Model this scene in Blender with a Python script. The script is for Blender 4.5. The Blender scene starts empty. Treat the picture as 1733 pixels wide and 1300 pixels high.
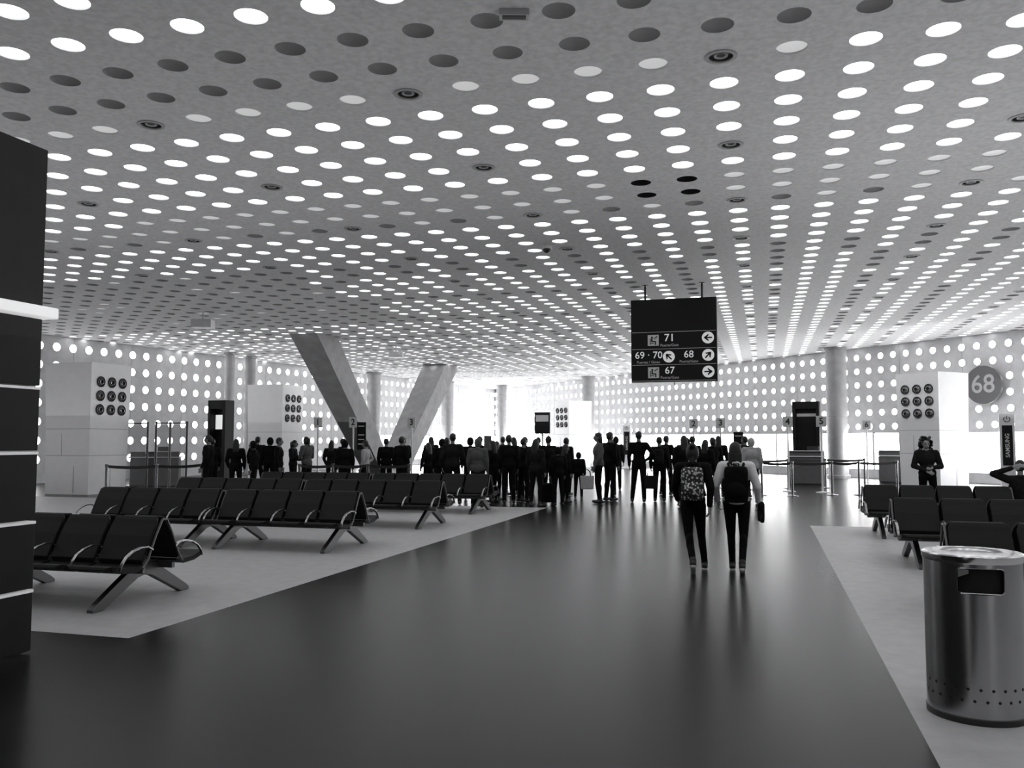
import bpy, math, random
from mathutils import Vector, Matrix
random.seed(7)
S=bpy.context.scene
COL=S.collection
S.view_settings.view_transform='Standard'
S.view_settings.look='None'
A=math.radians(16.2); CA,SA=math.cos(A),math.sin(A)
def cam_plan(X,Y):            # camera-heading floor coordinates (metres), worked out from image pixels -> building axes
    return (X*CA-Y*SA, X*SA+Y*CA)
CEIL=5.62

# ------------------------------------------------------------------ materials
def mat(name,c,rough=.6,metal=0.0,noise=0.0,scale=20,emit=0,spec=.5,bump=0,alpha=1):
    m=bpy.data.materials.new(name); m.use_nodes=True
    nt=m.node_tree; b=nt.nodes['Principled BSDF']
    b.inputs['Roughness'].default_value=rough
    b.inputs['Metallic'].default_value=metal
    b.inputs['Specular IOR Level'].default_value=spec
    b.inputs['Alpha'].default_value=alpha
    b.inputs['Base Color'].default_value=(c,c,c*1.02,1)
    if noise>0 or bump>0:
        tc=nt.nodes.new('ShaderNodeTexCoord'); n=nt.nodes.new('ShaderNodeTexNoise')
        n.inputs['Scale'].default_value=scale; n.inputs['Detail'].default_value=5
        nt.links.new(tc.outputs['Object'],n.inputs['Vector'])
        if noise>0:
            r=nt.nodes.new('ShaderNodeValToRGB')
            a=c*(1-noise); d=c*(1+noise)
            r.color_ramp.elements[0].position=.3; r.color_ramp.elements[1].position=.7
            r.color_ramp.elements[0].color=(a,a,a*1.02,1); r.color_ramp.elements[1].color=(d,d,d*1.02,1)
            nt.links.new(n.outputs['Fac'],r.inputs['Fac']); nt.links.new(r.outputs['Color'],b.inputs['Base Color'])
        if bump>0:
            bp=nt.nodes.new('ShaderNodeBump'); bp.inputs['Strength'].default_value=bump
            nt.links.new(n.outputs['Fac'],bp.inputs['Height']); nt.links.new(bp.outputs['Normal'],b.inputs['Normal'])
    if emit>0:
        b.inputs['Emission Color'].default_value=(1,1,1,1)
        b.inputs['Emission Strength'].default_value=emit
    return m
M_ceil=mat('ceiling_paint',.60,.85,noise=.12,scale=14)
M_can=mat('can_white',.50,.6)
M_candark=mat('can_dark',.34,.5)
M_black=mat('black_void',.006,.8)
M_lit=mat('diffuser_lit',.8,.5,emit=4.2)
M_dim=mat('diffuser_dim',.6,.5,emit=.34)
M_walllit=mat('porthole_glow',.8,.5,emit=6.5)
M_wall=mat('wall_metal',.62,.6,noise=.10,scale=3)
M_win=mat('bright_glass',.8,.3,emit=12.0)
M_frame=mat('window_frame',.45,.5)
M_aisle=mat('aisle_floor',.006,.27,noise=.25,scale=4,spec=.17)
M_carpet=mat('light_floor',.46,.5,noise=.08,scale=6,spec=.3)
M_kiosk=mat('kiosk_dark',.014,.55,noise=.15,scale=5,spec=.3)
M_stripe=mat('kiosk_stripe',.85,.4,emit=.22)  # faint glow added to the material to lift the white stripes
M_shelf=mat('kiosk_shelf_glow',.85,.4,emit=.45)  # brightness partly put into the material as its own glow
M_steel=mat('brushed_steel',.42,.24,metal=1,noise=.05,scale=3)
M_chrome=mat('chrome',.70,.18,metal=1)
M_armc=mat('armrest_metal',.42,.25,metal=1)
M_alu=mat('aluminium',.13,.38,metal=.9)
M_tower=mat('tower_white',.90,.45,noise=.02,scale=4)
M_seam=mat('seam_gray',.42,.6)
M_ring=mat('nozzle_ring',.02,.4)
M_seat=mat('seat_black',.006,.60,noise=.3,scale=60,spec=.3)
M_conc=mat('concrete',.30,.75,noise=.14,scale=2.5)
M_counter=mat('counter_gray',.12,.6,noise=.1,scale=5)
M_pillar=mat('pillar_gray',.34,.4,metal=.3,noise=.1,scale=3)
M_sign=mat('sign_face',.008,.5,spec=.2)
M_white=mat('print_white',.65,.5,emit=.27)
M_gray=mat('print_gray',.33,.5,emit=.08)
M_disc=mat('disc_gray',.12,.5)
M_plastic=mat('white_plastic',.75,.4)
M_screen=mat('screen_glow',.3,.3,emit=.7)
M_glass=mat('gate_glass',.35,.1,alpha=.22)
M_skin=mat('skin',.18,.55,noise=.06,scale=14)
M_skinl=mat('skin_light',.34,.5,noise=.06,scale=14)
M_hair=mat('hair_dark',.008,.5,noise=.4,scale=60,bump=.4)
C_black=mat('cloth_black',.005,.9,noise=.3,scale=30,bump=.15,spec=.15)
C_dark=mat('cloth_dark',.013,.9,noise=.3,scale=25,bump=.15,spec=.15)
C_mid=mat('cloth_gray',.08,.85,noise=.2,scale=25,bump=.15)
C_light=mat('cloth_light',.42,.85,noise=.12,scale=25,bump=.15)
C_white=mat('cloth_white',.80,.8,noise=.06,scale=25,bump=.1)
M_shoe=mat('shoe',.012,.5)
M_sole=mat('sole_white',.65,.5)
def pattern_mat():
    m=mat('patterned_fabric',.1,.8); nt=m.node_tree; b=nt.nodes['Principled BSDF']
    tc=nt.nodes.new('ShaderNodeTexCoord'); v=nt.nodes.new('ShaderNodeTexVoronoi'); v.inputs['Scale'].default_value=26
    r=nt.nodes.new('ShaderNodeValToRGB'); r.color_ramp.interpolation='CONSTANT'
    r.color_ramp.elements[0].position=0; r.color_ramp.elements[0].color=(.60,.60,.60,1)
    r.color_ramp.elements[1].position=.40; r.color_ramp.elements[1].color=(.03,.03,.03,1)
    nt.links.new(tc.outputs['Object'],v.inputs['Vector']); nt.links.new(v.outputs['Distance'],r.inputs['Fac'])
    nt.links.new(r.outputs['Color'],b.inputs['Base Color']); return m
M_pattern=pattern_mat()

# ------------------------------------------------------------------ mesh builder
def V(*a): return Vector(a)
class MB:
    def __init__(s): s.v=[];s.f=[];s.mi=[];s.m=0
    def add(s,vs,fs,M=None):
        o=len(s.v)
        for p in vs:
            if M is not None: p=M@Vector(p)
            s.v.append((p[0],p[1],p[2]))
        for f in fs:
            s.f.append([o+i for i in f]); s.mi.append(s.m)
        return s
    def box(s,c,d,M=None):
        x,y,z=c; a,b,h=d[0]/2,d[1]/2,d[2]/2
        vs=[(x-a,y-b,z-h),(x+a,y-b,z-h),(x+a,y+b,z-h),(x-a,y+b,z-h),(x-a,y-b,z+h),(x+a,y-b,z+h),(x+a,y+b,z+h),(x-a,y+b,z+h)]
        return s.hexa(vs,M)
    def hexa(s,vs,M=None):
        return s.add(vs,[(0,3,2,1),(4,5,6,7),(0,1,5,4),(1,2,6,5),(2,3,7,6),(3,0,4,7)],M)
    def cone(s,p1,p2,r1,r2,n=16,caps=True,M=None):
        p1=Vector(p1);p2=Vector(p2); d=p2-p1; q=d.to_track_quat('Z','Y').to_matrix()
        vs=[];fs=[]
        for i in range(n):
            t=2*math.pi*i/n; e=q@Vector((math.cos(t),math.sin(t),0))
            vs.append(p1+e*r1); vs.append(p2+e*r2)
        for i in range(n):
            j=(i+1)%n; fs.append((2*i,2*j,2*j+1,2*i+1))
        if caps: fs.append([2*i for i in range(n)][::-1]); fs.append([2*i+1 for i in range(n)])
        return s.add(vs,fs,M)
    def ell(s,c,r,n=14,m=9,R=None,M=None):
        c=Vector(c); vs=[];fs=[]
        if not hasattr(r,'__len__'): r=(r,r,r)
        def put(p):
            p=Vector(p)
            if R is not None: p=R@p
            vs.append(c+p)
        put((0,0,-r[2]))
        for j in range(1,m):
            a=-math.pi/2+math.pi*j/m
            for i in range(n):
                t=2*math.pi*i/n; put((r[0]*math.cos(a)*math.cos(t),r[1]*math.cos(a)*math.sin(t),r[2]*math.sin(a)))
        put((0,0,r[2])); L=len(vs)-1
        for i in range(n): fs.append((0,1+(i+1)%n,1+i)); fs.append((L,L-n+i,L-n+(i+1)%n))
        for j in range(m-2):
            for i in range(n):
                a=1+j*n+i; b=1+j*n+(i+1)%n; fs.append((a,b,b+n,a+n))
        return s.add(vs,fs,M)
    def cap(s,p1,p2,r1,r2=None,n=12):
        r2=r1 if r2 is None else r2
        s.cone(p1,p2,r1,r2,n); s.ell(p1,r1,n,8); s.ell(p2,r2,n,8); return s
    def tube(s,pts,r,n=8,M=None):
        pts=[Vector(p) for p in pts]; vs=[];fs=[]
        for k,p in enumerate(pts):
            d=(pts[min(k+1,len(pts)-1)]-pts[max(k-1,0)]).normalized()
            up=Vector((1,0,0)) if abs(d.x)<.9 else Vector((0,0,1))
            a=d.cross(up).normalized(); b=d.cross(a)
            for i in range(n):
                t=2*math.pi*i/n; vs.append(p+a*math.cos(t)*r+b*math.sin(t)*r)
        for k in range(len(pts)-1):
            for i in range(n):
                j=(i+1)%n; fs.append((k*n+i,k*n+j,(k+1)*n+j,(k+1)*n+i))
        fs.append(list(range(n))); fs.append([(len(pts)-1)*n+i for i in range(n)][::-1])
        return s.add(vs,fs,M)
    def lathe(s,prof,n=24,M=None):
        vs=[];fs=[]
        for r,z in prof:
            for i in range(n):
                t=2*math.pi*i/n; vs.append((r*math.cos(t),r*math.sin(t),z))
        for k in range(len(prof)-1):
            for i in range(n):
                j=(i+1)%n; fs.append((k*n+i,k*n+j,(k+1)*n+j,(k+1)*n+i))
        return s.add(vs,fs,M)
    def prism(s,poly,x0,x1,M=None):   # poly in (y,z), extruded along x
        n=len(poly); vs=[(x0,p[0],p[1]) for p in poly]+[(x1,p[0],p[1]) for p in poly]
        fs=[list(range(n)),[n+i for i in range(n)][::-1]]
        for i in range(n):
            j=(i+1)%n; fs.append((i,n+i,n+j,j))
        return s.add(vs,fs,M)
    def mesh(s,name,mats,smooth=None):
        me=bpy.data.meshes.new(name); me.from_pydata(s.v,[],s.f)
        for m in mats: me.materials.append(m)
        me.polygons.foreach_set('material_index',s.mi)
        if smooth:
            me.polygons.foreach_set('use_smooth',[True]*len(s.f))
            if smooth<180: me.set_sharp_from_angle(angle=math.radians(smooth))
        me.update(); return me
def link(name,me,parent=None,loc=(0,0,0),rot=None,bev=0):
    o=bpy.data.objects.new(name,me); COL.objects.link(o); o.location=loc
    if rot is not None: o.rotation_euler=rot
    if parent is not None: o.parent=parent
    if bev>0:
        b=o.modifiers.new('bevel','BEVEL'); b.width=bev; b.segments=2; b.limit_method='ANGLE'
    return o
def top(o,label,cat,group=None):
    o['label']=label; o['category']=cat
    if group: o['group']=group
    return o
def struct(o): o['kind']='structure'; return o
def empty(name,loc,rz=0):
    o=bpy.data.objects.new(name,None); COL.objects.link(o); o.location=loc; o.rotation_euler=(0,0,rz); o.empty_display_size=.2; return o
def copy_tree(root,loc,rz,sc=1.0):
    n=root.copy(); COL.objects.link(n); n.location=loc; n.rotation_euler=(0,0,rz); n.scale=(sc,sc,sc)
    for c in root.children:
        k=c.copy(); COL.objects.link(k); k.parent=n
        for c2 in c.children:
            k2=c2.copy(); COL.objects.link(k2); k2.parent=k
    return n
def remesh(mb,name,mats,vox,it=4):
    me=mb.mesh(name,mats); o=bpy.data.objects.new(name,me); COL.objects.link(o)
    r=o.modifiers.new('r','REMESH'); r.mode='VOXEL'; r.voxel_size=vox; r.use_smooth_shade=True
    if it:
        sm=o.modifiers.new('s','SMOOTH'); sm.iterations=it; sm.factor=.5
    dg=bpy.context.evaluated_depsgraph_get(); dg.update()
    m2=bpy.data.meshes.new_from_object(o.evaluated_get(dg)); m2.name=name
    bpy.data.objects.remove(o); bpy.data.meshes.remove(me)
    if len(m2.materials)==0:
        for m in mats: m2.materials.append(m)
    m2.polygons.foreach_set('use_smooth',[True]*len(m2.polygons))
    return m2
def text(name,body,size,M,m,parent=None,ext=.003,off=.0,sx=1):
    cu=bpy.data.curves.new(name,'FONT'); cu.body=body; cu.size=size; cu.align_x='CENTER'; cu.align_y='CENTER'; cu.extrude=ext; cu.offset=off
    cu.resolution_u=4
    o=bpy.data.objects.new(name,cu); COL.objects.link(o)
    dg=bpy.context.evaluated_depsgraph_get(); dg.update()
    me=bpy.data.meshes.new_from_object(o.evaluated_get(dg)); bpy.data.objects.remove(o)
    me.materials.clear(); me.materials.append(m); me.transform(M@Matrix.Diagonal((sx,1,1,1)))
    t=bpy.data.objects.new(name,me); COL.objects.link(t)
    if parent is not None: t.parent=parent
    return t
RX90=Matrix.Rotation(math.pi/2,4,'X')
def T(x,y,z): return Matrix.Translation((x,y,z))

# ------------------------------------------------------------------ camera
cam=bpy.data.cameras.new('camera'); co=bpy.data.objects.new('camera',cam); COL.objects.link(co)
co.location=(0,0,1.62); PITCH=math.radians(3.71); co.rotation_euler=(math.pi/2+PITCH,0,A)
cam.sensor_width=36; cam.lens=1465/1733*36; cam.clip_end=300
S.camera=co

# ------------------------------------------------------------------ floor
XR,XL=.81,-5.03
mb=MB()
def quad(x0,x1,y0,y1,m):
    mb.m=m; mb.add([(x0,y0,0),(x1,y0,0),(x1,y1,0),(x0,y1,0)],[(0,1,2,3)])
quad(-34,XL,-12,6.05,0); quad(-34,XL,6.05,20.3,1); quad(-34,XL,20.3,75,0)
quad(XL,XR,-12,75,0)
quad(XR,24,-12,17.5,1); quad(XR,24,17.5,75,0)
fl=struct(link('floor',mb.mesh('floor',[M_aisle,M_carpet])))

# ------------------------------------------------------------------ ceiling with round openings
P=.705; R=.158
def lw(u): return -26.2+(u-26.1)*.1457
def rw(v): return 64.2-(v+19.2)*1.026
def inside(v,u,m): return v>lw(u)-m and u<rw(v)+m*1.4 and u<67+m and v<19
def kind(r,k,v):
    if r%4==3 and k%5==0: return 'fixture'
    if k in(-1,-2) and r in(9,10): return 'black'
    if r<=0: return 'lit'
    if r<=2: return 'off'
    if r==3: return 'lit' if k>1 else 'dim'
    if r<=8: return 'lit'
    if r==9: return 'dim' if k>-16 else 'lit'
    if r==10: return 'dim'
    if r==11: return 'off' if k%2 else 'dim'
    if r<=15: return 'lit'
    if v<-11.5 and r<=27: return 'off' if random.random()<.93 else 'dim'
    if r in(16,17): return 'lit' if k%2==0 else 'off'
    if v>-3: return 'off' if (k%3==1 and random.random()<.7) else 'lit'
    return 'lit' if (r%6!=4 and random.random()<.94) else 'off'
cells=[]
for r in range(-8,84):
    for k in range(-40,28):
        v=-.36+k*P; u=9.765+(r-4)*P
        if inside(v,u,.9): cells.append((v,u,r,k))
mb=MB()
def cell(v,u,n):
    vs=[];fs=[]
    for i in range(n):
        t=2*math.pi*i/n; c,s_=math.cos(t),math.sin(t); q=P/2/max(abs(c),abs(s_))
        vs.append((v+c*q,u+s_*q,CEIL)); vs.append((v+c*R,u+s_*R,CEIL))
    for i in range(n):
        j=(i+1)%n; fs.append((2*i,2*i+1,2*j+1,2*j))
    mb.add(vs,fs)
for v,u,r,k in cells: cell(v,u,24 if u<20 else 16)
struct(link('ceiling',mb.mesh('ceiling',[M_ceil])))

def can(mb,kd,n,M):
    if kd in('lit','dim'):
        mb.m=0; mb.lathe([(R,0),(R-.004,.02)],n,M)
        mb.m=1; mb.lathe([(R-.004,.02),(R*.5,.022),(.0005,.023)],n,M)
    elif kd=='off':
        mb.m=0; mb.lathe([(R,0),(R-.006,.03),(R*.84,.075),(R*.6,.105),(R*.3,.118),(.0005,.122)],n,M)
    elif kd=='black':
        mb.m=0; mb.lathe([(R,0),(R,.30),(.0005,.30)],n,M)
    else:
        mb.m=0; mb.lathe([(R+.012,0),(R+.01,-.012),(R-.03,-.014),(R-.035,.0)],n,M)
        mb.m=1; mb.lathe([(R-.035,.0),(R-.045,.03),(R*.5,.035)],n,M)
        mb.m=0; mb.lathe([(R*.5,.035),(R*.45,.0),(R*.3,.01)],n,M)
        mb.m=1; mb.lathe([(R*.3,.01),(.0005,.012)],n,M)
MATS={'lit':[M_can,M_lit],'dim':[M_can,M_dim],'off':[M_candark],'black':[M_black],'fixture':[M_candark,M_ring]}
CM={}
for kd in MATS:
    b=MB(); can(b,kd,24,None); CM[kd]=b.mesh('ceiling_light_'+kd,MATS[kd],smooth=40)
LBL={'lit':('glowing round light recessed in the ceiling','light'),'dim':('dimly lit round light recessed in the ceiling','light'),
'off':('unlit round domed recess in the gray ceiling','light'),'black':('black empty round hole in the ceiling','ceiling hole'),
'fixture':('round ringed downlight set in the perforated ceiling','light')}
def vis(v,u,z):
    X=v*CA+u*SA; Y=-v*SA+u*CA
    if Y<3: return False
    dz=z-1.62; d=Y*math.cos(PITCH)+dz*math.sin(PITCH); h=dz*math.cos(PITCH)-Y*math.sin(PITCH)
    return abs(X/d)<900/1465 and abs(h/d)<680/1465
near=sorted([c for c in cells if vis(c[0],c[1],CEIL)],key=lambda c:c[0]**2+c[1]**2)[:300]
ns=set((c[2],c[3]) for c in near)
rest=MB(); 
restM=[M_can,M_lit,M_dim,M_candark,M_black]
for v,u,r,k in cells:
    kd=kind(r,k,v)
    if (r,k) in ns:
        o=link('ceiling_light',CM[kd],loc=(v,u,CEIL)); top(o,LBL[kd][0],LBL[kd][1],'round lights of the perforated ceiling')
    else:
        b=MB(); can(b,kd,12,T(v,u,CEIL))
        mp={'lit':[0,1],'dim':[0,2],'off':[3],'black':[4],'fixture':[3,4]}[kd]
        o=len(rest.v); rest.v+=b.v; rest.f+=[[o+i for i in f] for f in b.f]; rest.mi+=[mp[i] for i in b.mi]
o=link('ceiling_light_field',rest.mesh('ceiling_light_field',restM,smooth=40)); o['kind']='stuff'
top(o,'many small round lights across the far perforated ceiling','light','round lights of the perforated ceiling')

# ------------------------------------------------------------------ walls with glowing portholes
def wallframe(p,q):
    p=Vector((p[0],p[1],0)); q=Vector((q[0],q[1],0)); d=(q-p).normalized(); L=(q-p).length
    n=Vector((-d.y,d.x,0))
    return p,d,n,L
WN=[0]
def wall(name,p,q,inn,bands,win=None):
    p,d,n,L=wallframe(p,q)
    if n.dot(Vector((inn[0],inn[1],0))-p)<0: n=-n
    mb=MB()
    def bx(a,b,z0,z1,t0,t1,m=mb):
        vs=[]
        for z in(z0,z1):
            for (s_,t) in((a,t0),(b,t0),(b,t1),(a,t1)):
                w=p+d*s_+n*t; vs.append((w.x,w.y,z))
        m.hexa(vs)
    for z0,z1 in bands: bx(0,L,z0,z1,-.25,0)
    mb.m=1; s_=1.4
    while s_<L:
        for z0,z1 in bands: bx(s_-.012,s_+.012,z0+.002,z1-.002,0,.004)
        s_+=2.8
    struct(link(name,mb.mesh(name,[M_wall,M_seam])))
    if win:
        a=win[0]
        while a+2.7<L+.2:
            b=min(a+2.8,L); w=MB(); w.m=1
            bx(a+.04,b-.04,win[1]+.03,win[2]-.03,-.10,-.08,w); w.m=0
            bx(a,a+.04,win[1],win[2],-.2,.0,w); bx(b-.04,b,win[1],win[2],-.2,.0,w)
            bx(a,b,win[1],win[1]+.03,-.2,.01,w); bx(a,b,win[2]-.03,win[2],-.2,.01,w)
            bx((a+b)/2-.015,(a+b)/2+.015,win[1],win[2],-.2,-.05,w)
            WN[0]+=1; struct(link('window_%d'%WN[0],w.mesh('window',[M_frame,M_win])))
            a+=2.8
    return p,d,n,L
LW0=(lw(18),18); LWm=(lw(47),47); LW1=(-20.4,65.9); RW1=(14.9,rw(14.9))
wl=wall('wall_left',LW0,LWm,(0,20),[(0,CEIL)])
wb=wall('wall_back',LWm,LW1,(0,20),[(0,.35),(1.95,CEIL)],(0,.35,1.95))
wr=wall('wall_right',(-20.9,66.0),RW1,(0,20),[(0,.35),(1.95,CEIL)],(0,.35,1.95))
def port(mb,r,n,M):
    mb.m=0; mb.lathe([(r+.02,0),(r+.018,.012),(r,.014),(r-.005,.002)],n,M)
    mb.m=1; mb.lathe([(r-.005,.004),(r*.5,.010),(.0005,.012)],n,M)
WL=[(wl,[5.2-.72*i for i in range(7)],.72,.165,.4,'left'),(wb,[5.2-.66*i for i in range(5)],.66,.15,.3,'back'),(wr,[5.2-.6*i for i in range(6)],.62,.14,.3,'right')]
pts=[]
for wi,(W,rows,sp,r,s0,nm) in enumerate(WL):
    p,d,n,L=W; s_=s0
    while s_<L-.1:
        for z in rows:
            w=p+d*s_+n*.001; pts.append((w.x,w.y,z,r,math.atan2(n.y,n.x),wi))
        s_+=sp
def portM(pt): return T(pt[0],pt[1],pt[2])@Matrix.Rotation(pt[4],4,'Z')@Matrix.Rotation(math.pi/2,4,'Y')
nearset=set(sorted([p for p in pts if vis(p[0],p[1],p[2])],key=lambda c:c[0]**2+c[1]**2)[:300])
PM={}
for w_ in WL:
    b=MB(); port(b,w_[3],20,None); PM[w_[3]]=b.mesh('wall_light',[M_can,M_walllit],smooth=40)
rest=[MB(),MB(),MB()]
for pt in pts:
    if pt in nearset:
        o=bpy.data.objects.new('wall_light',PM[pt[3]]); COL.objects.link(o); o.matrix_world=portM(pt)
        top(o,'glowing round porthole light set in the gray wall','light','porthole lights in the walls')
    else: port(rest[pt[5]],pt[3],12,portM(pt))
for b in rest:
    if b.v:
        o=link('wall_light_field',b.mesh('wall_light_field',[M_can,M_walllit],smooth=40)); o['kind']='stuff'
        top(o,'rows of glowing round porthole lights in the distant wall','light','porthole lights in the walls')

# ------------------------------------------------------------------ round pillars
def pillar(X,Y,r):
    x,y=cam_plan(X,Y); b=MB(); b.lathe([(r+.06,0),(r+.06,.12),(r,.14),(r,2.6),(r-.012,2.61),(r-.012,2.64),(r,2.65),(r,CEIL-.12),(r+.05,CEIL-.1),(r+.05,CEIL)],28)
    o=link('pillar',b.mesh('pillar',[M_pillar],smooth=40),loc=(x,y,0)); top(o,'tall round gray metal pillar beside the porthole wall','pillar','round pillars along the walls')
pillar(-12.5,41.2,.26); pillar(-12.95,39.6,.22); pillar(-8.2,51.3,.42); pillar(-4.4,59,.42); pillar(-.75,63.0,.36); pillar(4.8,54.3,.40); pillar(14.0,37.3,.43)

# ------------------------------------------------------------------ V column
vx=-16.6
root=empty('column',(vx,36.5,0)); top(root,'massive slanted concrete column forming a V shape','column')
def leg_v(y0,y1,w0,w1,t0,t1):
    b=MB(); vs=[]
    for (y,z,w,t) in((y0,0,w0,t0),(y1,CEIL-.005,w1,t1)):
        vs+=[(-t/2,y-w/2,z),(t/2,y-w/2,z),(t/2,y+w/2,z),(-t/2,y+w/2,z)]
    b.hexa(vs); link('column_leg',b.mesh('column_leg',[M_conc]),parent=root)
leg_v(-.5,-6.7,1.3,1.7,.9,1.15); leg_v(.5,7.0,1.5,1.9,1.0,1.3)
b=MB(); b.hexa([(-.6,-1.25,0),(.6,-1.25,0),(.6,1.25,0),(-.6,1.25,0),(-.5,-1.1,.35),(.5,-1.1,.35),(.5,1.1,.35),(-.5,1.1,.35)])
link('column_base',b.mesh('column_base',[M_conc]),parent=root,bev=.03)

# ------------------------------------------------------------------ air towers with 3x3 nozzles
def nozzle_mesh():
    b=MB(); b.m=0; b.lathe([(.165,0),(.165,.03),(.15,.045),(.125,.03),(.12,-.0)],24)
    b.m=1; b.lathe([(.12,.0),(.09,.02),(.085,.05),(.07,.055)],24); b.m=0; b.lathe([(.07,.055),(.06,.01),(.0005,.008)],24)
    return b.mesh('nozzle',[M_ring,M_steel],smooth=40)
NZ=nozzle_mesh()
def tower(cx,cy,rz,face,s=1.7):
    root=empty('air_tower',(cx,cy,0),rz); top(root,'white panelled air conditioning tower with nine round black nozzles','air tower','air conditioning towers in the hall')
    b=MB(); h=3.95; s0=s/2-.07; s1=s/2
    def ring(z): return s0+(s1-s0)*z/h
    vs=[(-s0,-s0,0),(s0,-s0,0),(s0,s0,0),(-s0,s0,0),(-s1,-s1,h),(s1,-s1,h),(s1,s1,h),(-s1,s1,h)]
    b.hexa(vs); b.m=1
    for z in(1.15,1.95):
        q=ring(z)+.002; b.hexa([(-q,-q,z),(q,-q,z),(q,q,z),(-q,q,z),(-q,-q,z+.014),(q,-q,z+.014),(q,q,z+.014),(-q,q,z+.014)])
    for sg in(-1,1):
        b.box((.25,sg*(s0+.005),.6),(.018,.02,1.1)); b.box((sg*(s0+.005),.1,.6),(.02,.018,1.1))
        b.box((-.2,sg*(s0+.022),1.55),(.018,.02,.78))
    link('tower_body',b.mesh('tower_body',[M_tower,M_seam]),parent=root)
    for i in range(3):
        for j in range(3):
            z=3.38-.42*j; q=ring(z); a=(i-1)*.46
            if face: M=T(q+.0,a,z)@Matrix.Rotation(math.pi/2,4,'Y')
            else: M=T(a,-q,z)@Matrix.Rotation(math.pi/2,4,'X')
            o=link('nozzle',NZ,parent=root); o.matrix_local=M
tower(-20.05,22.05,0,1); tower(-20.05,32.75,0,1)
tower(5.7,33.3,-math.pi/4,0,1.66); tower(-11,51.0,-math.pi/4,0,1.62)

# ------------------------------------------------------------------ dark striped kiosk
root=empty('kiosk_tower',(-6.29,4.2,0)); top(root,'tall dark panelled kiosk with white horizontal stripes','kiosk')
b=MB()
zs=[0,.47,.99,1.52,2.02,2.56]
for i in range(len(zs)-1): b.box((0,0,(zs[i]+zs[i+1])/2+(.01)),(1.8,2.44,zs[i+1]-zs[i]-.02))
b.box((0,0,3.28),(1.8,2.44,1.25))
link('kiosk_body',b.mesh('kiosk_body',[M_kiosk]),parent=root,bev=.006)
for z in zs[1:5]:
    b=MB(); b.box((0,0,z),(1.806,2.446,.020)); link('stripe',b.mesh('stripe',[M_stripe]),parent=root)
b=MB(); b.box((0,0,2.61),(1.96,2.60,.085)); link('shelf',b.mesh('shelf',[M_shelf]),parent=root,bev=.01)

# ------------------------------------------------------------------ litter bin
root=empty('litter_bin',(1.19,5.83,0)); top(root,'round brushed stainless steel litter bin with side opening','litter bin')
b=MB(); rb=.270; n=120; zsb=[.03,.05,.3,.55,.70,.735,.745,.755,.865,.875,.885,.91]
ang0=math.radians(-90-11.5+9)
vs=[];fs=[]
for z in zsb:
    for i in range(n):
        t=2*math.pi*i/n; vs.append((rb*math.cos(t),rb*math.sin(t),z))
for k in range(len(zsb)-1):
    for i in range(n):
        tm=2*math.pi*(i+.5)/n; da=(tm-ang0+math.pi)%(2*math.pi)-math.pi; x=abs(da)*rb
        zm=(zsb[k]+zsb[k+1])/2
        lim=-1
        if .735<zm<.885: lim=.125
        if .735<zm<.745 or .875<zm<.885: lim=.105
        elif .745<zm<.755 or .865<zm<.875: lim=.118
        if x<lim: continue
        j=(i+1)%n; fs.append((k*n+i,k*n+j,(k+1)*n+j,(k+1)*n+i))
b.m=0; b.add(vs,fs)
b.m=1; b.lathe([(rb-.02,.6),(rb-.02,.92),(.0005,.92)],48)
b.lathe([(.0005,.6),(rb-.02,.6)],48)
for row,z in enumerate((.20,.135)):
    for i in range(26):
        t=2*math.pi*(i+.5*row)/26; M=Matrix.Rotation(t,4,'Z')@T(rb+.001,0,z)@Matrix.Rotation(math.pi/2,4,'Y')
        b.add([(.009*math.cos(a*math.pi/4),.009*math.sin(a*math.pi/4),0) for a in range(8)],[list(range(8))],M)
link('bin_body',b.mesh('bin_body',[M_steel,M_black],smooth=40),parent=root)
b=MB(); b.lathe([(rb-.01,0),(rb+.004,.0),(rb+.006,.035),(rb,.04)],64); link('bin_base',b.mesh('bin_base',[M_ring],smooth=40),parent=root)
b=MB(); b.lathe([(rb,.905),(rb+.008,.915),(rb+.008,.945),(rb-.002,.952),(rb-.02,.945),(rb-.035,.93),(.1,.925),(.0005,.925)],64); link('bin_lid',b.mesh('bin_lid',[M_chrome],smooth=40),parent=root)
b=MB()
fr=[]
for (x,z) in [(-.125,.755),(-.118,.745),(-.105,.738),(.105,.738),(.118,.745),(.125,.755),(.125,.865),(.118,.877),(.105,.884),(-.105,.884),(-.118,.877),(-.125,.865),(-.125,.755)]:
    t=ang0+x/rb; fr.append(((rb+.003)*math.cos(t),(rb+.003)*math.sin(t),z))
b.tube(fr,.005,6); link('opening_rim',b.mesh('opening_rim',[M_steel],smooth=60),parent=root)
b=MB(); t0=ang0-.118/rb
b.hexa([((rb-.004)*math.cos(t0+q/rb)*1,(rb-.004)*math.sin(t0+q/rb),z) if k<4 else ((rb+.006)*math.cos(t0+q/rb),(rb+.006)*math.sin(t0+q/rb),z) for k,(q,z) in enumerate([(0,.83),(.055,.855),(.055,.875),(0,.88)]*2)])
link('flap_corner',b.mesh('flap_corner',[M_chrome]),parent=root)

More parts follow.
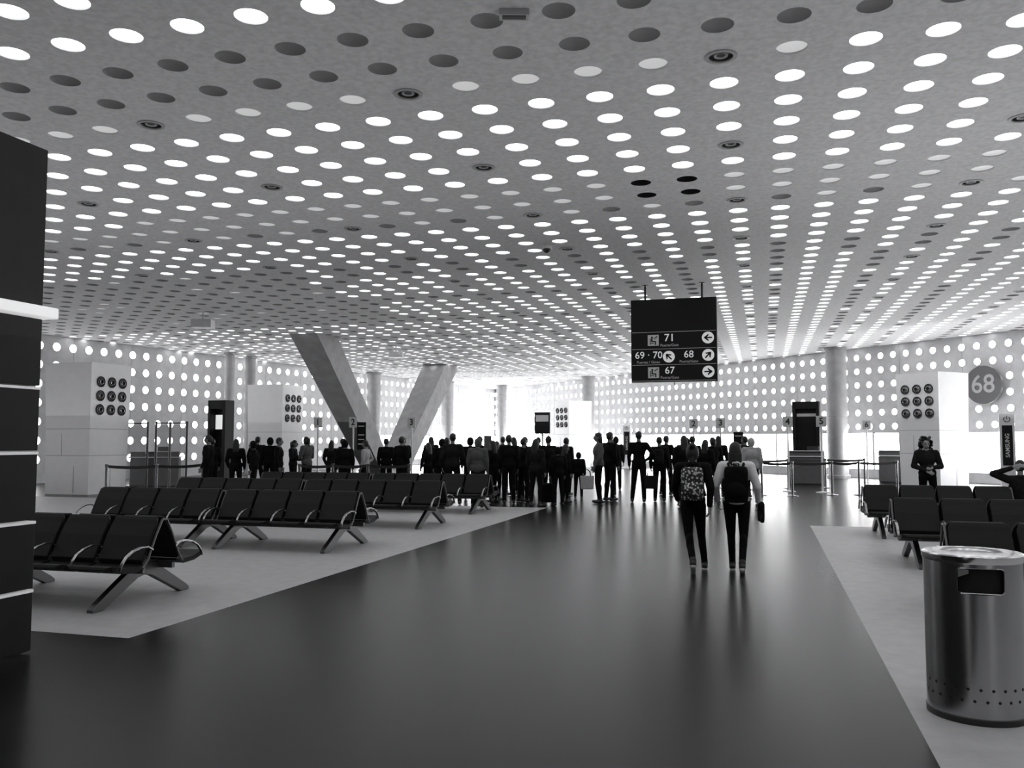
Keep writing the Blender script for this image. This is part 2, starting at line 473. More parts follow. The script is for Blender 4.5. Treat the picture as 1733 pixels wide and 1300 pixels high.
# ------------------------------------------------------------------ bench seating (back to back)
PW=.575
def shell(name,tp,hw,th,m):
    b=MB(); N=len(tp); vs=[]
    for i,p in enumerate(tp):
        a=Vector(tp[max(i-1,0)]);c=Vector(tp[min(i+1,N-1)]); d=(c-a).normalized(); nn=Vector((-d.y,d.x))
        t_=th*(.5 if i in(0,N-1) else 1)
        w=hw[i]
        vs+=[(-w,p[0],p[1]),(w,p[0],p[1]),(w,p[0]+nn.x*t_,p[1]+nn.y*t_),(-w,p[0]+nn.x*t_,p[1]+nn.y*t_)]
    fs=[(0,1,2,3),(4*N-1,4*N-2,4*N-3,4*N-4)]
    for i in range(N-1):
        for j in range(4):
            k=(j+1)%4; fs.append((4*i+j,4*i+4+j,4*i+4+k,4*i+k))
    b.add(vs,fs); return b.mesh(name,[m])
ME_seat=shell('seat',[(-.24,.40),(-.36,.385),(-.52,.395),(-.64,.43),(-.68,.437),(-.705,.43),(-.72,.405)],[.255,.262,.262,.262,.255,.24,.20],.05,M_seat)
ME_back=shell('backrest',[(-.020,.835),(-.030,.828),(-.05,.80),(-.075,.755),(-.14,.65),(-.20,.53),(-.255,.43),(-.26,.40)],[.215,.235,.255,.263,.265,.265,.262,.25],-.035,M_seat)
b=MB()
arc=[(-.17,.545),(-.24,.58),(-.34,.585),(-.45,.56),(-.54,.515),(-.60,.45),(-.62,.40)]
for i in range(len(arc)-1):
    (y0,z0),(y1,z1)=arc[i],arc[i+1]
    b.hexa([(-.015,y1,z1-.014),(.015,y1,z1-.014),(.015,y0,z0-.014),(-.015,y0,z0-.014),(-.015,y1,z1),(.015,y1,z1),(.015,y0,z0),(-.015,y0,z0)])
ME_arm=b.mesh('armrest',[M_armc],smooth=50)
b=MB()
for sg in(-1,1):
    b.prism([(sg*.02,.41),(sg*.18,.35),(sg*.66,.07),(sg*.71,.03),(sg*.71,0),(sg*.58,.0),(sg*.10,.24),(0,.26)] if sg==1 else [(-.02,.41),(0,.26),(-.10,.24),(-.58,0),(-.71,0),(-.71,.03),(-.66,.07),(-.18,.35)],-.035,.035)
b.box((0,0,.35),(.06,.18,.14))
for sg in(-1,1): b.prism([(sg*.10,.37),(sg*.62,.395),(sg*.62,.36),(sg*.10,.31)][::sg],-.02,.02)
ME_leg=b.mesh('leg',[M_alu])
b=MB(); b.tube([(0,-.035,.82),(0,-.12,.68),(0,-.24,.44),(0,-.3,.37)],.012,6); b.tube([(0,.035,.82),(0,.12,.68),(0,.24,.44),(0,.3,.37)],.012,6); b.tube([(0,-.035,.82),(0,.035,.82)],.012,6)
ME_end=b.mesh('side_frame',[M_alu],smooth=60)
def bench(n,x_right=None,x_left=None,y=0):
    W=n*PW; xc=(x_right-W/2) if x_right is not None else x_left+W/2
    root=empty('bench_seating',(xc,y,0)); top(root,'black back-to-back airport bench seats with chrome armrests','bench','rows of waiting bench seats')
    b=MB(); 
    for sg in(-1,1): b.box((0,sg*.22,.335),(W-.1,.05,.06))
    link('beam',b.mesh('beam',[M_alu]),parent=root,bev=.005)
    for sd in(0,1):
        rz=math.pi*sd
        for i in range(n):
            x=-W/2+PW*(i+.5)
            link('seat',ME_seat,root,(x,0,0),(0,0,rz),.006); link('backrest',ME_back,root,(x,0,0),(0,0,rz),.006)
        for i in range(n+1):
            link('armrest',ME_arm,root,(-W/2+PW*i,0,0),(0,0,rz))
    for x in(-W/2+.25,W/2-.25): link('leg',ME_leg,root,(x,0,0),bev=.006)
    for x in(-W/2,W/2): link('side_frame',ME_end,root,(x,0,0))
    return root
bench(4,x_right=-5.84,y=7.50)
for (y,n,xr) in((11.95,4,-5.84),(15.45,5,-5.84),(18.75,5,-5.95)):
    bench(n,x_right=xr,y=y); bench(n,x_right=xr-n*PW-.08,y=y)
for y in(9.1,12.65,16.2): bench(4,x_left=1.62,y=y)

# ------------------------------------------------------------------ hanging sign
root=empty('hanging_sign',(-2.17,22.2,3.10)); top(root,'black hanging gate direction sign with white numbers and arrows','sign')
b=MB(); b.box((0,.11,1.065),(2.16,.22,2.13)); link('sign_panel',b.mesh('sign_panel',[M_sign]),parent=root,bev=.01)
for x in(-.72,.72):
    b=MB(); b.cone((x,.11,2.12),(x,.11,CEIL-3.10),.028,.028,12); b.cone((x,.11,CEIL-3.12),(x,.11,CEIL-3.10),.07,.07,12); link('hanger_rod',b.mesh('hanger_rod',[M_ring]),parent=root)
b=MB(); b.tube([(0,.11,0),(0,.11,-.05),(.02,.11,-.08)],.012,6); link('cable_end',b.mesh('cable_end',[M_ring]),parent=root)
for z in(1.28,.845,.44,.03):
    b=MB(); b.box((0,-.002,z),(2.10,.006,.010)); link('divider_line',b.mesh('divider_line',[M_gray]),parent=root)
def tx(s_,x,z,size,m=M_white,off=.001): text('sign_text',s_,size,T(x,-.004,z)@RX90,m,root,.002,off)
tx('71',-.10,1.12,.27); tx('Puerta/Gate',-.10,.935,.095,M_gray,.0)
tx('69 · 70',-.63,.685,.25); tx('Puertas / Gates',-.64,.51,.095,M_gray,.0)
tx('68',.38,.685,.25); tx('Puerta/Gate',.38,.51,.095,M_gray,.0)
tx('67',-.10,.285,.25); tx('Puerta/Gate',-.10,.11,.095,M_gray,.0)
def arrow(x,z,ang):
    b=MB(); b.cone((x,-.010,z),(x,-.002,z),.15,.15,28); link('arrow_disc',b.mesh('arrow_disc',[M_white]),parent=root)
    c,s_=math.cos(ang),math.sin(ang)
    def r2(p): return (x+p[0]*c-p[1]*s_,z+p[0]*s_+p[1]*c)
    polys=[[(-.10,-.018),(.06,-.018),(.06,.018),(-.10,.018)],[(.105,0),(.08,.025),(-.015,.095),(-.015,.052),(.045,0)],[(.105,0),(.045,0),(-.015,-.052),(-.015,-.095),(.08,-.025)]]
    b=MB()
    for pl in polys:
        q=[r2(p) for p in pl]; k=len(q); b.add([(p[0],-.013,p[1]) for p in q]+[(p[0],-.010,p[1]) for p in q],[list(range(k)),[k+i for i in range(k)][::-1]]+[(i,(i+1)%k,k+(i+1)%k,k+i) for i in range(k)])
    link('arrow_shape',b.mesh('arrow_shape',[M_sign]),parent=root)
arrow(.86,1.10,math.pi); arrow(-.12,.64,math.radians(135)); arrow(.86,.66,math.radians(45)); arrow(.86,.24,0)
def icon(x,z):
    b=MB(); b.box((x,-.004,z),(.28,.008,.28)); link('icon_tile',b.mesh('icon_tile',[M_gray]),parent=root)
    b=MB(); b.ell((x-.03,-.012,z+.075),(.024,.006,.024),12,6)
    b.box((x-.035,-.012,z+.01),(.035,.006,.09)); b.box((x+.01,-.012,z-.03),(.10,.006,.028)); b.box((x+.055,-.012,z-.07),(.028,.006,.09)); b.box((x-.075,-.012,z-.03),(.018,.006,.15)); b.box((x-.03,-.012,z-.075),(.09,.006,.016))
    b.hexa([(x+.03,-.015,z+.03),(x+.11,-.015,z+.09),(x+.11,-.009,z+.09),(x+.03,-.009,z+.03),(x+.02,-.015,z+.05),(x+.10,-.015,z+.11),(x+.10,-.009,z+.11),(x+.02,-.009,z+.05)])
    link('seat_icon',b.mesh('seat_icon',[M_sign]),parent=root)
icon(-.51,1.07); icon(-.51,.24)

# ------------------------------------------------------------------ round gate 68 sign on the wall
p,d,n,L=wr
rz=math.atan2(n.y,n.x)
root=empty('gate_sign',(8.15+n.x*.38,36.1+n.y*.38,3.68),rz+math.pi/2); top(root,'round dark gray gate sign reading 68 fixed to the wall','sign')
b=MB(); b.cone((0,0,0),(0,.10,0),.72,.72,48); link('sign_disc',b.mesh('sign_disc',[M_disc],smooth=40),parent=root)
for sx in(-.3,.3):
    b=MB(); b.cone((sx,.10,0),(sx,.40,0),.03,.03,10); link('bracket',b.mesh('bracket',[M_alu],smooth=40),parent=root)
text('sign_number','68',.95,T(0,-.006,0)@RX90,M_gray,root,.004,.01)

# ------------------------------------------------------------------ charging totems
def totem(X,Y,rz):
    x,y=cam_plan(X,Y); root=empty('charging_totem',(x,y,0),rz); top(root,'slim black and white phone charging totem with power symbol','charging station','phone charging totems')
    b=MB(); b.box((0,0,.04),(.6,.5,.08)); b.box((0,0,1.28),(.44,.22,2.4)); link('totem_body',b.mesh('totem_body',[M_plastic]),parent=root,bev=.015)
    b=MB(); b.box((0,-.112,1.45),(.30,.01,1.30)); link('totem_panel',b.mesh('totem_panel',[M_sign]),parent=root)
    text('totem_text','SAMSUNG',.17,T(0,-.119,1.45)@RX90@Matrix.Rotation(math.pi/2,4,'Z'),M_gray,root,.002,.003)
    b=MB(); pts=[(.09*math.sin(t),-.114,2.30+.09*math.cos(t)) for t in [math.radians(40+a*28) for a in range(11)]]
    b.tube(pts,.012,6); b.tube([(0,-.114,2.30),(0,-.114,2.41)],.012,6); link('power_symbol',b.mesh('power_symbol',[M_ring]),parent=root)
totem(16.1,28.2,math.radians(-10)); totem(6.5,49,0)

# ------------------------------------------------------------------ display cabinets
def cabinet(X,Y,rz,w,h,screen):
    x,y=cam_plan(X,Y); root=empty('display_cabinet',(x,y,0),rz); top(root,'tall black display cabinet with a small screen' if screen else 'tall black freestanding portal cabinet near the windows','display cabinet')
    b=MB(); b.box((-w/2+.06,0,h/2),(.12,.45,h)); b.box((w/2-.06,0,h/2),(.12,.45,h)); b.box((0,0,h-.15),(w-.1,.45,.3)); b.box((0,.12,h/2),(w-.1,.18,h-.02)); b.box((0,-.02,.4),(w-.1,.4,.8))
    link('cabinet_body',b.mesh('cabinet_body',[M_sign]),parent=root,bev=.01)
    b=MB(); b.box((0,.02,h-.75 if screen else h-.55),(w-.3,.03,.5 if screen else .12)); link('screen',b.mesh('screen',[M_screen if screen else M_gray]),parent=root)
cabinet(-10.15,30.2,math.radians(-8),.78,3.0,True); cabinet(12.1,35.6,math.radians(-10),1.05,3.2,False)
x,y=cam_plan(1.65,47); root=empty('flight_display',(x,y,0)); top(root,'black flight information display on a slim stand','display')
b=MB(); b.box((0,0,2.55),(.85,.12,1.15)); link('monitor',b.mesh('monitor',[M_sign]),parent=root,bev=.01)
b=MB(); b.cone((0,.02,.02),(0,.02,2.0),.05,.05,12); b.cone((0,0,0),(0,0,.04),.3,.3,20); link('stand',b.mesh('stand',[M_alu]),parent=root)
b=MB(); b.box((0,-.063,2.8),(.7,.006,.35)); link('screen',b.mesh('screen',[M_gray]),parent=root)

# ------------------------------------------------------------------ stanchions with belts
b=MB(); b.lathe([(.0005,0),(.17,0),(.17,.012),(.06,.035),(.033,.05),(.033,.93),(.042,.935),(.042,1.0),(.0005,1.005)],20); ME_st=b.mesh('stanchion',[M_steel],smooth=40)
def stanchions(pl,grp):
    w=[cam_plan(*p) for p in pl]
    for i,(x,y) in enumerate(w):
        o=link('stanchion',ME_st,loc=(x,y,0)); top(o,'slim steel queue stanchion with black retractable belt','stanchion',grp)
        if i+1<len(w):
            dx,dy=w[i+1][0]-x,w[i+1][1]-y; L=math.hypot(dx,dy); b=MB(); k=8; vs=[];fs=[]
            for j in range(k+1):
                t=j/k; sg=.03*4*t*(1-t); a=.043+(L-.086)*t
                for q in(-.003,.003):
                    for z in(.905,.98): vs.append((a,q,z-sg))
            for j in range(k):
                o4=4*j; fs+=[(o4,o4+4,o4+5,o4+1),(o4+2,o4+3,o4+7,o4+6),(o4+1,o4+5,o4+7,o4+3),(o4,o4+2,o4+6,o4+4)]
            b.add(vs,fs); link('belt',b.mesh('belt',[M_ring]),parent=o,rot=(0,0,math.atan2(dy,dx)))
stanchions([(7.35,25.6),(8.15,25.3),(9.45,25.7),(10.25,25.7),(11.6,26.2)],'queue stanchions by the gates')
stanchions([(7.9,28.5),(9.2,29.0),(10.6,29.4),(12.0,29.6)],'queue stanchions by the gates')
stanchions([(-10.4,22.3),(-9.2,22.5),(-8.4,23.6)],'queue stanchions by the seats')
stanchions([(-5.6,22.9),(-4.7,22.8),(-3.8,22.9),(-2.7,22.8)],'queue stanchions by the seats')
def queue_sign(X,Y,num,h=2.3):
    x,y=cam_plan(X,Y); o=empty('queue_sign',(x,y,0),math.radians(-3)); top(o,'white pole with small number %s queue sign on top'%num,'sign','numbered queue signs')
    b=MB(); b.lathe([(.0005,0),(.2,0),(.2,.015),(.05,.04),(.028,.05),(.028,h-.2),(.0005,h-.2)],18); link('pole',b.mesh('pole',[M_plastic],smooth=40),parent=o)
    b=MB(); b.box((0,0,h-.1),(.30,.04,.34)); link('plate',b.mesh('plate',[M_gray]),parent=o,bev=.01)
    text('number',num,.28,T(0,-.024,h-.1)@RX90,M_ring,o,.002,.006)
queue_sign(8.75,27.5,'4'); queue_sign(9.6,26.9,'5'); queue_sign(7.1,29.5,'3'); queue_sign(6.5,31,'2'); queue_sign(13.5,33,'6')
queue_sign(-6.4,28.6,'1'); queue_sign(-5.2,28.4,'2'); queue_sign(-3.3,28.5,'3')

# ------------------------------------------------------------------ information stands, gate counters, glass gates
def info_stand(X,Y,h=2.1,w=.30):
    x,y=cam_plan(X,Y); o=empty('information_stand',(x,y,0)); top(o,'black information board on a steel stand','sign','information stands')
    b=MB(); b.box((0,0,h-.45),(w,.05,.85)); link('board',b.mesh('board',[M_sign]),parent=o,bev=.01)
    b=MB(); b.cone((0,.04,.02),(0,.04,h-.5),.03,.03,10); b.cone((0,0,0),(0,0,.03),.22,.22,20); link('stand',b.mesh('stand',[M_alu]),parent=o)
    for z in(h-.15,h-.42,h-.56,h-.70):
        b=MB(); b.box((0,-.027,z),(w-.1,.004,.03)); link('printed_line',b.mesh('printed_line',[M_gray]),parent=o)
info_stand(-4.65,26.8,2.2); info_stand(7.1,27.2,1.9)
def counter(X,Y,rz,w=1.3):
    x,y=cam_plan(X,Y); o=empty('gate_counter',(x,y,0),rz); top(o,'gray airline gate counter with raised top','counter','gate counters')
    b=MB(); b.box((0,0,.5),(w,.6,1.0)); b.box((0,-.22,1.1),(w,.12,.22)); link('counter_body',b.mesh('counter_body',[M_counter]),parent=o,bev=.04)
    b=MB(); b.box((0,0,1.02),(w+.06,.68,.04)); b.box((0,-.2,1.22),(w+.06,.3,.03)); link('counter_top',b.mesh('counter_top',[M_plastic]),parent=o,bev=.006)
    b=MB(); b.box((.25,.1,1.25),(.42,.04,.28)); b.cone((.25,.1,1.04),(.25,.1,1.15),.03,.03,10); b.box((.25,.1,1.045),(.22,.16,.015)); link('monitor',b.mesh('monitor',[M_ring]),parent=o)
counter(10.9,32.2,math.radians(-5)); counter(15.0,33.4,math.radians(-25),1.6); counter(-12.5,30.5,math.radians(30),1.6); counter(1.0,44,0,1.6)
def gate(X,Y,rz):
    x,y=cam_plan(X,Y); o=empty('glass_gate',(x,y,0),rz); top(o,'glass and steel access gate panel','gate','glass access gates')
    b=MB()
    for sx in(-.5,.5): b.cone((sx,0,0),(sx,0,2.2),.035,.035,12)
    b.cone((-.5,0,2.15),(.5,0,2.15),.02,.02,10); b.cone((-.5,0,.15),(.5,0,.15),.02,.02,10); link('gate_frame',b.mesh('gate_frame',[M_alu],smooth=40),parent=o)
    b=MB(); b.box((0,0,1.15),(.9,.015,1.9)); link('glass_panel',b.mesh('glass_panel',[M_glass]),parent=o)
gate(-12.1,27.6,.3); gate(-11.2,28.4,-.9); gate(-10.6,27.0,.2)

# ------------------------------------------------------------------ ceiling devices
def device(X,Y,w,lbl):
    x,y=cam_plan(X,Y); o=empty('ceiling_projector',(x,y,CEIL),math.radians(20)); top(o,lbl,'projector','ceiling mounted devices')
    b=MB(); b.box((0,0,-.36),(w,w*.8,.26)); b.cone((w*.2,-w*.40,-.36),(w*.2,-w*.46,-.36),.07,.07,16); link('housing',b.mesh('housing',[M_plastic]),parent=o,bev=.03)
    b=MB(); b.cone((0,0,-.26),(0,0,0),.03,.03,10); b.cone((0,0,-.02),(0,0,0),.18,.18,14); link('mount',b.mesh('mount',[M_plastic]),parent=o)
device(-9.7,27.0,.62,'white projector hanging from the ceiling on a short mount'); device(-4.95,36.8,.6,'gray device hanging from the ceiling on a short mount')
b=MB(); b.lathe([(.0005,0),(.11,0),(.11,-.05),(.09,-.06)],20); b.m=1; b.lathe([(.085,-.06),(.08,-.09),(.05,-.13),(.0005,-.145)],20)
o=link('security_camera',b.mesh('security_camera',[M_plastic,M_ring],smooth=50),loc=(-.36-5.5*P,9.765+10.5*P,CEIL-.001)); top(o,'small dark dome security camera on the ceiling','camera')
x,y=cam_plan(.02,7.85); b=MB(); b.box((0,0,-.03),(.28,.12,.06)); b.m=1; b.box((.0,-.01,-.063),(.22,.07,.008))
o=link('smoke_sensor',b.mesh('smoke_sensor',[M_seam,M_ring]),loc=(x,y,CEIL-.001),rot=(0,0,.3),bev=.008); top(o,'small rectangular sensor box fixed to the ceiling','sensor')

# ------------------------------------------------------------------ people
def hand(b,wr,d,nrm,curl=.5,side=1):
    d=d.normalized(); nrm=(nrm-d*nrm.dot(d)).normalized(); s_=d.cross(nrm)*side
    for i,(o_,l) in enumerate(((.030,.075),(.010,.085),(-.011,.080),(-.031,.064))):
        kn=wr+d*.088+s_*o_; b.cap(wr+d*.012+s_*o_*.55,kn,.017,.012,8)
        a=curl*.9+.05*i; d1=(d*math.cos(a*.7)+nrm*math.sin(a*.7)); m=kn+d1*l*.5
        d2=(d*math.cos(a*1.7)+nrm*math.sin(a*1.7)); e=m+d2*l*.5
        b.cap(kn,m,.0105,.0095,8); b.cap(m,e,.0095,.008,8)
    t0=wr+d*.03+s_*.025; t1=t0+(d*.7+s_*.7+nrm*.2).normalized()*.04; t2=t1+(d*.9+s_*.15+nrm*.35).normalized()*.032
    b.cap(t0,t1,.014,.012,8); b.cap(t1,t2,.011,.009,8)
DEF=dict(P=(0,0,.95),C=(0,0,1.27),H=(0,.015,1.615),
  hipL=(-.09,0,.90),kneeL=(-.11,.02,.49),ankL=(-.12,-.03,.085),toeL=(-.02,1,0),
  hipR=(.09,0,.90),kneeR=(.11,.02,.49),ankR=(.12,-.03,.085),toeR=(.02,1,0),
  shL=(-.180,-.01,1.40),elL=(-.235,-.03,1.12),wrL=(-.235,.05,.885),
  shR=(.180,-.01,1.40),elR=(.235,-.03,1.12),wrR=(.235,.05,.885),curl=.5,nL=(1,.2,0),nR=(-1,.2,0))
def person(label,pose={},hair='short',jk=C_black,tr=C_black,sk=M_skin,sh=M_shoe,vox=.014,fem=False,face=False,sole=False,bulk=1.0):
    p=dict(DEF); p.update(pose); g={k:(Vector(v) if hasattr(v,'__len__') else v) for k,v in p.items()}
    Pp,C,H=g['P'],g['C'],g['H']; w=.92 if fem else 1.0
    ax=(C-Pp).normalized(); Rt=Vector((0,0,1)).rotation_difference(ax).to_matrix()
    W=Pp.lerp(C,.45); NK=(g['shL']+g['shR'])/2+Vector((0,0,.035))
    b=MB()
    b.ell(Pp,(.145,.100,.12),R=Rt); b.ell(W,(.125*w,.088,.16),R=Rt); b.ell(C,(.155*w,.105,.17),R=Rt)
    b.cap(g['shL']*.85+g['shR']*.15,g['shR']*.85+g['shL']*.15,.058)
    b.cap(NK,H+Vector((0,-.015,-.08)),.06,.05)
    b.ell(H,(.073,.090,.108)); b.ell(H+V(0,.032,-.062),(.052,.052,.048)); b.ell(H+V(0,-.03,.02),(.074,.07,.08))
    b.cap(H+V(0,.088,.015),H+V(0,.108,-.022),.010,.015,8); b.ell(H+V(0,.078,-.052),(.024,.016,.011),8,6)
    b.cap(H+V(-.03,.082,.022),H+V(.03,.082,.022),.010)
    for sx in(-1,1): b.ell(H+V(sx*.077,-.003,-.005),(.012,.02,.032),8,6)
    for s_ in'LR':
        hp,kn,an=g['hip'+s_],g['knee'+s_],g['ank'+s_]
        b.cap(hp,kn,.072,.044); b.cap(kn,an,.040,.030); b.ell(kn.lerp(an,.3)+V(0,-.012,0),(.038,.042,.09))
        t=g['toe'+s_].normalized(); b.cap(an+V(0,0,-.045)-t*.04,an+V(0,0,-.05)+t*.15,.030,.024)
        so,el,wr_=g['sh'+s_],g['el'+s_],g['wr'+s_]
        b.cap(so,el,.052,.038); b.cap(el,wr_,.038,.025)
        hand(b,wr_,wr_-el,g['n'+s_],g['curl'],1 if s_=='R' else -1)
    body=link('person',remesh(b,'person',[sk],vox,3)); body['label']=label; body['category']='person'
    B=bulk
    b=MB()
    b.ell(Pp+V(0,0,.03),(.172*B,.128*B,.15),R=Rt); b.ell(W,(.150*w*B,.112*B,.18),R=Rt); b.ell(C,(.182*w*B,.130*B,.19),R=Rt)
    b.cap(g['shL']*.9+g['shR']*.1,g['shR']*.9+g['shL']*.1,.073); b.ell(NK+V(0,-.01,.012),(.085,.075,.04))
    for s_ in'LR':
        so,el,wr_=g['sh'+s_],g['el'+s_],g['wr'+s_]
        b.cap(so,el,.070*B,.056*B); b.cap(el,wr_.lerp(el,.06),.054*B,.040)
    link('jacket',remesh(b,'jacket',[jk],vox,3),parent=body)
    b=MB(); b.ell(Pp+V(0,0,-.01),(.163,.118,.12),R=Rt)
    for s_ in'LR':
        hp,kn,an=g['hip'+s_],g['knee'+s_],g['ank'+s_]
        k=1 if not fem else .84
        b.cap(hp,kn,.092,.070*k); b.cap(kn,an+V(0,0,.0),.068*k,.052*k); b.ell(kn.lerp(an,.3)+V(0,-.014,0),(.064*k,.070*k,.13))
    link('trousers',remesh(b,'trousers',[tr],vox,3),parent=body)
    for s_ in'LR':
        an=g['ank'+s_]; t=g['toe'+s_].normalized(); b=MB()
        q=an+V(0,0,-.04)
        b.cap(q-t*.045,q+t*.15,.044,.036); b.cap(an+V(0,0,.03),q,.048,.046)
        if abs(t.z)<.15:
            zmin=an.z-.085; b.v=[(x,y,max(z,zmin)) for x,y,z in b.v]
        so=link('shoe',remesh(b,'shoe',[sh],.01,1),parent=body)
        if sole:
            q2=q+V(0,0,-.028); b=MB(); b.cap(q2-t*.05,q2+t*.155,.040,.034)
            if abs(t.z)<.15: b.v=[(x,y,min(max(z,an.z-.085),an.z-.060)) for x,y,z in b.v]
            s2=link('sole',b.mesh('sole',[M_sole],smooth=50),parent=so)
    b=MB(); b.ell(H+V(0,-.012,.022),(.083,.098,.102)); 
    if hair!='short': b.ell(H+V(0,-.045,-.02),(.088,.07,.11))
    if hair=='short': b.ell(H+V(0,-.04,-.005),(.079,.064,.075))
    if hair=='long': b.cap(H+V(-.04,-.055,-.05),H+V(-.05,-.085,-.24),.055,.04); b.cap(H+V(.04,-.055,-.05),H+V(.05,-.085,-.24),.055,.04); b.cap(H+V(0,-.06,-.05),H+V(0,-.10,-.27),.06,.035)
    if hair=='tail': b.ell(H+V(0,-.11,.04),(.035,.035,.035)); b.cap(H+V(0,-.12,.03),H+V(0,-.13,-.18),.035,.018)
    if hair=='bun': b.ell(H+V(0,-.09,.09),(.045,.045,.045)); b.cap(H+V(0,-.05,-.05),H+V(0,-.08,-.16),.06,.04)
    if hair=='hood': b.ell(H+V(0,-.02,0),(.10,.11,.13))
    if hair=='curly':
        rnd=random.Random(3)
        for i in range(150):
            t=rnd.uniform(0,2*math.pi); z=rnd.uniform(-.19,.13); rr_=.125 if z<.07 else .085
            x_,y_=rr_*math.cos(t),rr_*math.sin(t)-.02
            if y_>.035 and z<.06: continue
            b.ell(H+V(x_,y_,z+.01),rnd.uniform(.018,.034),8,6)
    fz=H.z+.045
    b.v=[(x,(min(y,H.y+.05) if z<fz else y),z) for x,y,z in b.v]
    link('hair',remesh(b,'hair',[jk if hair=='hood' else M_hair],.010,2 if hair!='curly' else 1),parent=body)
    if face:
        for sx in(-1,1):
            b=MB(); b.ell(H+V(sx*.030,.083,.004),(.013,.009,.007),10,6); link('eye',b.mesh('eye',[M_ring],smooth=180),parent=body)
        b=MB(); b.ell(H+V(0,.092,-.052),(.024,.010,.007),10,6); link('mouth',b.mesh('mouth',[M_seam],smooth=180),parent=body)
    return body
def bag_backpack(parent_loc,rz,sc,m,label,yoff=-.21,z=1.20,w=.15,h=.22):
    M0=Matrix.Translation(parent_loc)@Matrix.Rotation(rz,4,'Z')@Matrix.Diagonal((sc,sc,sc,1))
    root=empty('backpack',M0@Vector((0,yoff,z)),rz); root.scale=(sc,sc,sc); top(root,label,'backpack')
    b=MB(); b.ell((0,0,0),(w,.10,h),20,14)
    b.v=[(max(-w*.86,min(w*.86,x*1.25)),max(-.085,min(.06,y*1.2)),max(-h*.9,min(h*.95,z_*1.15))) for x,y,z_ in b.v]
    link('pack_body',remesh(b,'pack_body',[m],.01,4),parent=root)
    b=MB(); b.ell((0,-.085,-.07),(w*.68,.045,h*.42),16,10); link('front_pocket',b.mesh('front_pocket',[m],smooth=180),parent=root)
    for sx in(-1,1):
        b=MB(); b.tube([(sx*.08,.05,h*.75),(sx*.10,.12,h*.95+.03),(sx*.115,.24,h*.85),(sx*.12,.345,.05),(sx*.14,.31,-.08),(sx*.165,.17,-.15),(sx*.10,.05,-.17)],.018,8); link('shoulder_strap',b.mesh('shoulder_strap',[C_black],smooth=60),parent=root)
    b=MB(); b.tube([(-.03,.03,h*.9),(-.03,.02,h*.9+.05),(.03,.02,h*.9+.05),(.03,.03,h*.9)],.008,6); link('handle',b.mesh('handle',[C_black],smooth=60),parent=root)
    return root

# two walkers seen from behind
wa=person('person walking away in dark clothes and leggings',dict(P=(0,0,.93),C=(0,.02,1.26),H=(0,.05,1.605),hipL=(-.085,0,.885),hipR=(.085,0,.885),kneeL=(-.06,-.04,.50),ankL=(-.0,-.34,.17),toeL=(0,.80,-.60),kneeR=(.10,.19,.49),ankR=(.14,.27,.085),elL=(-.24,.05,1.13),wrL=(-.21,.20,.95),elR=(.235,-.12,1.13),wrR=(.22,-.10,.89)),'bun',C_black,C_black,M_skinl,M_shoe,.010,True,sole=True)
la=(-.86,11.0,0); wa.location=la; wa.rotation_euler=(0,0,.05); wa.scale=(.915,)*3
bag_backpack(la,.05,.91,M_pattern,'light and dark patterned backpack worn on a walking person',z=1.19,w=.17,h=.24)
wb_=person('person walking away in a white-sleeved top and black leggings',dict(P=(0,0,.94),C=(0,.015,1.265),H=(-.01,.04,1.61),kneeL=(-.08,.12,.49),ankL=(-.07,.17,.085),kneeR=(.085,.0,.49),ankR=(.06,-.21,.12),toeR=(0,.92,-.38),elL=(-.27,-.09,1.14),wrL=(-.25,.02,.94),elR=(.27,-.04,1.13),wrR=(.28,.08,.93)),'long',C_white,C_black,M_skinl,M_shoe,.010,True,sole=True)
lb=(-.34,11.15,0); wb_.location=lb; wb_.rotation_euler=(0,0,.02); wb_.scale=(.925,)*3
bag_backpack(lb,.02,.92,C_black,'plain black backpack worn over a white top',z=1.17,w=.18,h=.26)
b=MB(); b.cap((0,.0,.06),(.01,.04,-.14),.045,.03); b.cap((-.01,.05,.05),(-.02,-.03,-.12),.04,.025)
o=link('folded_jacket',remesh(b,'folded_jacket',[C_dark],.01,3),loc=(lb[0]+.29,lb[1]+.08,.76)); top(o,'dark folded jacket hanging from a walking person\'s hand','jacket')

# woman facing the viewer with curly hair
wf=person('person with curly hair in a dark jacket holding her hands together',dict(H=(.02,.02,1.61),C=(.01,0,1.27),elL=(-.265,.03,1.12),wrL=(-.05,.22,1.10),elR=(.27,.0,1.13),wrR=(.07,.21,1.03),nL=(0,-1,-.3),nR=(0,-1,-.3),kneeL=(-.12,.08,.49),ankL=(-.16,.02,.085)),'curly',C_dark,C_black,M_skinl,M_shoe,.010,True,True,bulk=1.08)
x,y=cam_plan(8.55,17.9); wf.location=(x,y,0); wf.rotation_euler=(0,0,math.pi+.1); wf.scale=(.965,)*3
b=MB(); b.box((0,0,0),(.07,.012,.14)); o=link('mobile_phone',b.mesh('mobile_phone',[M_ring]),loc=(x,y-.265,1.05),rot=(.4,0,.2),bev=.006); top(o,'dark mobile phone held in both hands','phone')

# reclining seated man with hands behind his head
ps=dict(P=(0,.36,.58),C=(0,.16,.86),H=(0,.12,1.215),hipL=(-.10,.40,.55),hipR=(.10,.40,.55),kneeL=(-.16,.83,.54),kneeR=(.16,.83,.54),ankL=(-.16,.92,.085),ankR=(.16,.96,.085),
  shL=(-.18,.11,1.00),shR=(.18,.11,1.00),elL=(-.43,.03,1.10),elR=(.43,.03,1.12),wrL=(-.15,-.03,1.20),wrR=(.15,-.03,1.20),nL=(0,1,0),nR=(0,1,0))
sm=person('person seated leaning back with hands clasped behind the head',ps,'short',C_dark,C_black,M_skinl,M_shoe,.011)
sm.location=(4.10,16.2,-.04)

